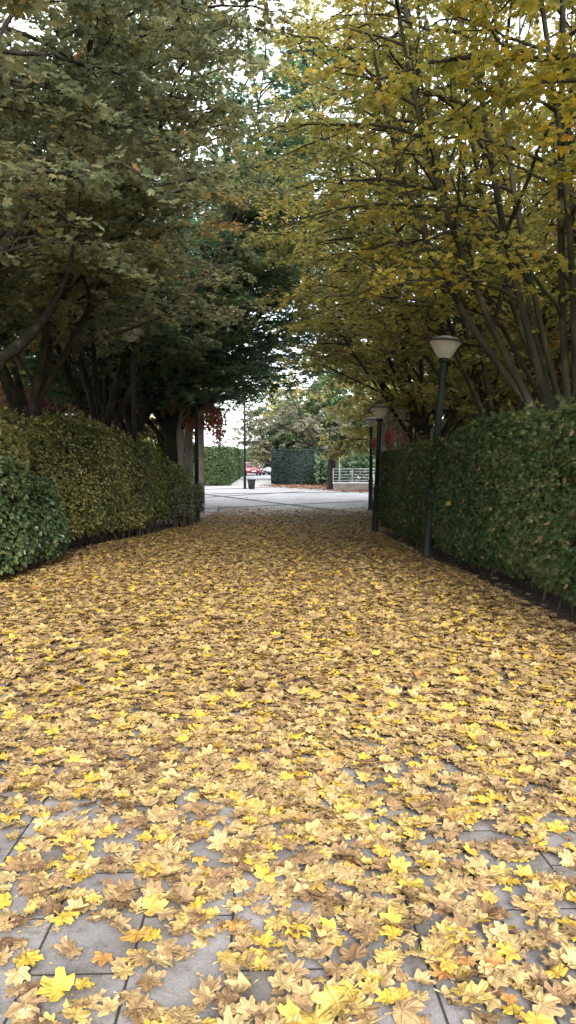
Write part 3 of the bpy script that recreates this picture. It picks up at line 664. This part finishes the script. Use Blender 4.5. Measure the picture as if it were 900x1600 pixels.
# ------------------------------------------------------------------ street lamps
def street_lamp(px, py_top, d, x0, head_w, label, lean=0, group='street lamps with bowl heads', base_z=None):
    top = P(px, py_top, d); gz0 = float(gz(d)) if base_z is None else base_z
    H = top.z - gz0
    r = empty('street_lamp', (x0 if x0 is not None else top.x, d, gz0)); r.rotation_euler = (0, lean, 0)
    tag(r, label, 'street lamp', group)
    w_ = head_w / 2; hh = head_w * .62
    MB().lathe([(.17, 0), (.17, .03), (.105, .06), (.092, .10), (.088, 1.15), (.10, 1.17), (.10, 1.22), (.07, 1.26)], 20).build('base_sleeve', M['pole'], r)
    MB().lathe([(.067, 1.2), (.060, H * .7), (.056, H - hh - .10), (.055, H - hh - .08), (.055, H - hh)], 16).build('pole', M['pole'], r)
    MB().lathe([(.085, H - hh - .07), (.09, H - hh - .05), (.09, H - hh - .01), (.05, H - hh + .012)], 18).build('collar', M['pole'], r)
    MB().lathe([(w_ * .30, H - hh), (w_ * .36, H - hh + .01), (w_ * .62, H - hh * .62), (w_ * .86, H - hh * .30), (w_ * .90, H - hh * .27)], 32).build('shade', M['shade'], r)
    c = MB().lathe([(w_ * .91, H - hh * .29), (w_ * 1.0, H - hh * .27), (w_ * 1.0, H - hh * .22), (w_ * .93, H - hh * .19)], 32).build('rim', M['rim'], r)
    MB().lathe([(w_ * .95, H - hh * .20), (w_ * .72, H - hh * .12), (w_ * .42, H - hh * .07), (w_ * .34, H - hh * .02), (w_ * .1, H)], 32).build('cap', M['cap'], r)
    return r
street_lamp(697, 524, 13.5, P(667, 800, 13.5).x, .62, 'tall lamp set in the face of the right hedge, leaning slightly', lean=math.atan2(P(697, 524, 13.5).x - P(667, 800, 13.5).x, 3.9))
street_lamp(594, 631, 20.6, P(586, 800, 20.6).x, .63, 'short lamp at the far corner of the right hedge by the plaza', lean=R(1.9))
street_lamp(207, 505, 19.6, None, .76, 'shaded lamp rising out of the left hedge in front of a forked trunk')
street_lamp(306, 588, 25.7, None, .60, 'dark lamp in front of the pale pergola column at the left corner', lean=0)
street_lamp(580, 652, 31.0, None, .62, 'lamp whose head shows just behind the far right lamp')
street_lamp(382, 612, 51.0, None, .6, 'slender lamp far across the plaza beside the litter bin')

# litter bin by the far lamp
b = P(393, 765, 50.6); r = empty('litter_bin', (b.x, 50.6, float(gz(40)) + .014)); tag(r, 'small black tapered litter bin at the foot of the far plaza lamp', 'litter bin')
MB().lathe([(.17, .0), (.20, .04), (.27, .62), (.25, .62), (.2, .1)], 20).build('basket', M['black_plastic'], r)
MB().lathe([(.265, .60), (.29, .61), (.29, .66), (.27, .66)], 20).build('rim', M['rim'], r)

# ------------------------------------------------------------------ pergolas with creeper
def scatter_vol(c, sz_, n, seed):
    global rng
    rng = np.random.default_rng(seed); p = rng.normal(0, .5, (n, 3)).clip(-1, 1) * np.array(sz_) / 2 + np.array(c); return p
def cloud(name, label, cat, boxes, leafmat, tpl, size, seed, group=None, droop=.8, stemmat='twig'):
    """trailing creeper or loose shrub: leaf masses over short woody stems; boxes = (centre, size, count)"""
    global rng
    c0 = np.array(boxes[0][0]); r = empty(name, (c0[0], c0[1], float(gz(c0[1])))); org = np.array(r.location); tag(r, label, cat, group)
    P_ = []; S_ = []
    for i, (c, s, n) in enumerate(boxes):
        p = scatter_vol(c, s, n, seed + i)
        q = p - np.array(c); keep = lumps(p, 2.2, seed + i) > -.45; P_.append(p[keep])
        for _ in range(max(4, n // 250)):
            a = np.array(c) + np.array([rng.uniform(-.1, .1) * s[0], rng.uniform(-.1, .1) * s[1], -s[2] * .5]); e = p[rng.integers(len(p))]
            if abs(a[2] - gz(a[1])) < .5: a[2] = gz(a[1])
            t = np.linspace(0, 1, 6)[:, None]; S_.append(a * (1 - t) + e * t + np.sin(t * 3.1) * rng.normal(0, .12, 3))
    p = np.vstack(P_) - org; n = len(p)
    nn = rng.normal(0, .5, (n, 3)) + np.array([0, -.3, .7]); fw = rng.normal(0, .6, (n, 3)) + np.array([0, 0, -droop])
    hue = np.clip(.5 + .3 * lumps(p, 1.5, seed) + rng.normal(0, .15, n), 0, 1)
    V, Fc, A = place(tpl, p, rot_from(nn, fw), size * rng.uniform(.6, 1.3, n), 0, .1, hue)
    link('foliage', mesh_np('leaves', V, Fc, {'lr': A}), leafmat, r)
    S_ = np.array(S_) - org; v, f = tubes(S_, np.full((len(S_), 6), .014) * np.linspace(1, .4, 6)[None], 5)
    link('branches', mesh_np('branches', v, f, smooth=True), M[stemmat], r)
    return r
def pergola(label, pts, d, depth, x0, x1, single=()):
    zt = P(0, 640, d).z; g = float(gz(d))
    r = empty('pergola', ((x0 + x1) / 2, d, g)); tag(r, label, 'pergola', 'pergolas flanking the opening to the plaza'); H = zt - g
    cx = (x0 + x1) / 2
    for x in pts:
        for dy in ((0,) if x in single else (0, depth)):
            MB().lathe([(.24, 0), (.24, .12), (.17, .16), (.15, 1.2), (.145, H - .12), (.2, H - .08), (.2, H)], 20, Matrix.Translation((x - cx, dy, 0))).build('column', M['concrete'], r)
    for dy in (0, depth): MB().box((0, dy, H + .10), (x1 - x0, .16, .2), bev=.01).build('beam', M['wood'], r)
    n = int((x1 - x0) / .55)
    for i in range(n):
        MB().box((x0 - cx + .3 + i * (x1 - x0 - .6) / max(1, n - 1), depth / 2, H + .265), (.09, depth + .9, .13), bev=.008).build('rafter', M['wood'], r)
    return r
xL = [P(280, 650, 27).x, P(312, 650, 27).x]
pergola('pale columned pergola on the left of the opening hung with red creeper', [xL[0] - 5.6, xL[0] - 2.8, xL[0], xL[1]], 27.0, 2.6, xL[0] - 6.4, xL[1] + .5, (xL[1],))
xR = [P(599, 650, 25.5).x, P(622, 650, 25.5).x]
pergola('pale columned pergola on the right behind the hedge corner', [xR[0], xR[1] + .1, xR[1] + 2.6, xR[1] + 5.4], 25.5, 2.6, xR[0] - .4, xR[1] + 6.2, (xR[0],))
pz = P(0, 635, 27).z
c = P(332, 655, 26.8)
cloud('climbing_vine', 'red virginia creeper trailing from the left pergola end above the bright hedge', 'creeper', [((c.x, 26.9, c.z + .05), (.85, .8, 1.1), 800), ((c.x + .22, 26.8, c.z - .35), (.4, .4, 1.1), 330), ((c.x - .75, 26.9, c.z - .1), (.5, .6, .7), 260), ((P(250, 628, 27).x, 27.2, P(250, 628, 27).z), (2.4, 1.2, .7), 800)], REDLEAF, OVAL, .10, 51, droop=1.2)
cloud('climbing_vine', 'pinkish creeper spread over the left pergola beams at the frame edge', 'creeper', [((P(30, 612, 24).x, 25, P(30, 612, 24).z), (3.6, 1.6, .9), 2600), ((P(150, 625, 26).x, 26, P(150, 625, 26).z), (3.0, 1.6, .8), 1500)], PINK, OVAL, .10, 52, droop=1.0)
c = P(604, 684, 25.3)
cloud('climbing_vine', 'red and orange creeper on the right pergola above the hedge corner', 'creeper', [((c.x + .1, 25.4, c.z), (.5, .5, .7), 260), ((c.x - .38, 25.6, c.z - .1), (.16, .3, .9), 170), ((P(632, 685, 25.5).x, 25.4, P(632, 685, 25.5).z), (.3, .4, .7), 200), ((P(660, 686, 25.5).x, 25.4, P(660, 686, 25.5).z), (.35, .4, .7), 220), ((P(730, 684, 26).x, 25.6, P(730, 684, 26).z), (2.2, .8, .6), 900)], REDLEAF, OVAL, .09, 53, droop=1.1)

# ------------------------------------------------------------------ beyond: hedges, trees, railing, cars
def side(x): return lambda y: x
zP = float(gz(40))
a = P(425, 757, 58.8).x; b2 = P(520, 757, 58.8).x
hedge('yew_hedge', 'dark square clipped hedge across the plaza left of the brown leaved tree', 58.0, 61.0, side(a), side(b2 + 1.2), lambda y: 2.6, DARKH, KITE, 700, .10, 41, lump=.05, z0=.08, out=1, droop=0)
# the bright hedge that runs away on the left
def xb_(y): return float(np.interp(y, [56, 86], [P(357, 745, 56).x, P(381, 740, 86).x]))
hedge('hornbeam_hedge', 'bright green clipped hedge running away on the far left of the plaza', 56, 86, xb_, lambda y: xb_(y) - 5.5, lambda y: 2.75, FRESH, KITE, 260, .16, 42, lump=.12, z0=.08, out=1, droop=0)
hedge('low_hedge', 'pale green low hedge behind the parked cars', 97, 99.5, side(P(375, 700, 97).x), side(P(450, 700, 97).x), lambda y: 2.9, FRESH, KITE, 200, .22, 43, lump=.1, z0=.08, out=1, droop=0)
cloud('shrub', 'yellow green shrub between the left trunks and the pergola column', 'shrub', [((P(258, 690, 31).x, 31, P(258, 692, 31).z - .1), (1.6, 1.2, 1.4), 900), ((P(258, 720, 31).x, 31, P(258, 735, 31).z), (1.8, 1.2, 1.6), 700), ((P(297, 700, 31).x, 31.2, P(297, 706, 31).z), (.9, .9, 1.1), 400)], leaf_mat('leaf_lime', [(0, (.10, .16, .03)), (.5, (.24, .32, .05)), (1, (.45, .42, .08))], .4), OVAL, .13, 61)
cloud('shrub', 'dark evergreen shrub behind the railing', 'shrub', [((P(555, 715, 56).x, 56, P(555, 725, 56).z), (5.5, 2, 3.4), 2600), ((P(600, 705, 57).x, 57, P(600, 715, 57).z), (4.5, 2, 4.2), 1800)], DARKGREEN, KITE, .24, 62)
tree('chestnut', P(519, 700, 50).x, 50.0, CHESTNUT, 'brown leaved chestnut with a dark trunk beside the railing', None, 'chestnut_tree', s=1.0, rz=.8, z=zP)
GF = 'green trees beyond the plaza'
tree('far', P(455, 700, 72).x, 72, FRESH, 'fresh green broad tree behind the dark clipped hedge', GF, 'park_tree', s=1.08, rz=.2, z=zP)
tree('far', P(428, 700, 68).x, 68, CHESTNUT, 'pale dense tree edging the open sky above the parked cars', GF, 'park_tree', s=.82, rz=1.6, z=zP)
tree('far', P(490, 700, 66).x, 66.5, FRESH, 'green tree filling the gap between the pale tree and the chestnut', GF, 'park_tree', s=.9, rz=5.2, z=zP)
tree('far', P(520, 700, 72).x, 72, YOLIVE, 'olive green tree behind the chestnut', GF, 'park_tree', s=1.45, rz=2.2, z=zP)
tree('far', P(610, 700, 64).x, 64, FRESH, 'green tree beyond the railing partly behind the right maples', GF, 'park_tree', s=1.4, rz=4.2, z=zP)
tree('far', P(425, 700, 125).x, 125, FRESH, 'small pale tree far behind the parked cars', GF, 'park_tree', s=.75, rz=3.2, z=zP)
tree('far', P(405, 700, 132).x, 132, FRESH, 'pale tree far behind the cars left of the clipped hedge', GF, 'park_tree', s=.6, rz=1.2, z=zP)
tree('far', P(240, 700, 74).x, 74, YOLIVE, 'yellow green tree far behind the left pergola', GF, 'park_tree', s=1.3, rz=1.0, z=zP)

x0 = P(521, 760, 49).x; x1 = P(640, 760, 49).x
r = empty('railing_wall', ((x0 + x1) / 2, 49.2, zP)); tag(r, 'low pale wall beyond the plaza beside the chestnut trunk', 'wall')
MB().box((0, 0, .22), (x1 - x0, .3, .44), bev=.01).build('wall', M['concrete'], r); MB().box((0, 0, .475), (x1 - x0 + .08, .38, .07), bev=.01).build('coping', M['white'], r)
r = empty('railing', ((x0 + x1) / 2, 49.2, zP + .512)); tag(r, 'grey metal railing with horizontal bars standing on the low wall', 'railing')
for i in range(5):
    MB().tube((x0 - (x0 + x1) / 2 + i * (x1 - x0) / 4, 0, 0), (x0 - (x0 + x1) / 2 + i * (x1 - x0) / 4, 0, .86), .03).build('post', M['steel'], r)
for k in range(5): MB().tube((-(x1 - x0) / 2, -.03, .12 + k * .18), ((x1 - x0) / 2, -.03, .12 + k * .18), .018 if k < 4 else .028).build('rail', M['steel'], r)
MB().tube((P(532, 700, 48.6).x - (x0 + x1) / 2, .3, -.5), (P(532, 700, 48.6).x - (x0 + x1) / 2, .3, 1.6), .045).build('post', M['steel'], r)

def car(px, d, paint, label, rz=0, hgt=1.46):
    o = P(px, 740, d); r = empty('parked_car', (o.x, d, zP + .018), rz); tag(r, label, 'car', 'cars parked beyond the plaza')
    # body: y = length axis, front towards -y (the viewer)
    body = [(-2.05, .28), (-2.08, .55), (-1.98, .72), (-1.05, .92), (1.75, .95), (2.02, .85), (2.08, .5), (2.0, .26)]
    b = MB().prism(body, -.87, .87); bmesh.ops.bevel(b.bm, geom=list(b.bm.edges), offset=.07, segments=2, affect='EDGES'); b.build('body', paint, r)
    cab = [(-1.0, .90), (-.35, hgt - .04), (1.1, hgt - .02), (1.72, .92)]
    c_ = MB().prism(cab, -.76, .76)
    for v in c_.bm.verts:
        if v.co.z > 1.2: v.co.x *= .82
    bmesh.ops.bevel(c_.bm, geom=list(c_.bm.edges), offset=.05, segments=2, affect='EDGES'); c_.build('cabin', paint, r)
    g = MB(); vs = [g.bm.verts.new(v) for v in [(-.66, -.985, .97), (.66, -.985, .97), (.55, -.42, hgt - .09), (-.55, -.42, hgt - .09)]]
    f = g.bm.faces.new(vs); e = bmesh.ops.extrude_face_region(g.bm, geom=[f])
    for v in [v for v in e['geom'] if isinstance(v, bmesh.types.BMVert)]: v.co += Vector((0, -.045, .03))
    g.build('windscreen', M['glass'], r)
    for s in (-1, 1):
        g = MB(); vs = [g.bm.verts.new(v) for v in [(s * .765, -.72, .98), (s * .765, 1.35, .98), (s * .65, 1.0, hgt - .1), (s * .65, -.3, hgt - .1)]]
        f = g.bm.faces.new(vs); e = bmesh.ops.extrude_face_region(g.bm, geom=[f])
        for v in [v for v in e['geom'] if isinstance(v, bmesh.types.BMVert)]: v.co += Vector((s * .02, 0, .004))
        g.build('side_window', M['glass'], r)
        MB().box((s * .62, -2.03, .66), (.36, .12, .15), bev=.03).build('headlight', M['car_light'], r)
        MB().box((s * .93, -.72, 1.0), (.16, .1, .12), bev=.03).build('mirror', paint, r)
        for yy in (-1.3, 1.28):
            t = MB().lathe([(.2, -.1), (.31, -.1), (.33, -.07), (.33, .07), (.31, .1), (.2, .1)], 20, Matrix.Translation((s * .80, yy, .33)) @ Matrix.Rotation(R(90), 4, 'Y')); t.build('wheel', M['rubber'], r)
    MB().box((0, -2.09, .42), (1.1, .04, .16), bev=.01).build('grille', M['black_plastic'], r)
    MB().box((0, -2.115, .5), (.5, .012, .11)).build('number_plate', M['white'], r)
    return r
car(393, 86, M['red_car'], 'red car parked beyond the far lamp post', R(10))
car(427, 88, M['grey_car'], 'grey blue car half hidden by the dark clipped hedge', R(-12))
car(408, 96, M['white_car'], 'white car parked between the red car and the grey one', R(4))

# ------------------------------------------------------------------ buildings glimpsed through the trees
def building(label, x, y, wx, wy, h, mat, rz=0, bays=5, floors=2):
    r = empty('apartment_building', (x, y, float(gz(y))), rz); tag(r, label, 'building')
    MB().box((0, 0, h / 2), (wx, wy, h)).build('wall', mat, r)
    MB().box((0, 0, h + .14), (wx + .6, wy + .6, .28)).build('roof', M['concrete_dark'], r)
    for f in range(floors):
        for i in range(bays):
            xx = -wx / 2 + (i + .5) * wx / bays; z = 1.2 + f * h / floors
            w_ = MB().box((xx, -wy / 2 - .012, z + .7), (1.25, .05, 1.5)).build('window', M['white'], r)
            p_ = MB().box((xx, -wy / 2 - .045, z + .7), (1.05, .03, 1.3)).build('pane', M['glass'], w_)
            s_ = MB().box((xx, -wy / 2 - .09, z - .08), (1.4, .2, .06)).build('sill', M['concrete'], w_)
        if f: MB().box((0, -wy / 2 - .03, f * h / floors), (wx + .02, .07, .14)).build('string_course', M['white'], r)
    return r
building('pinkish apartment block with white windows behind the fan shaped maple', 17, 33, 15, 10, 7.0, M['pink_render'], R(-12))
building('white house glimpsed between the trunks behind the left hedge', -19, 44, 20, 10, 6.0, M['white'], R(8))
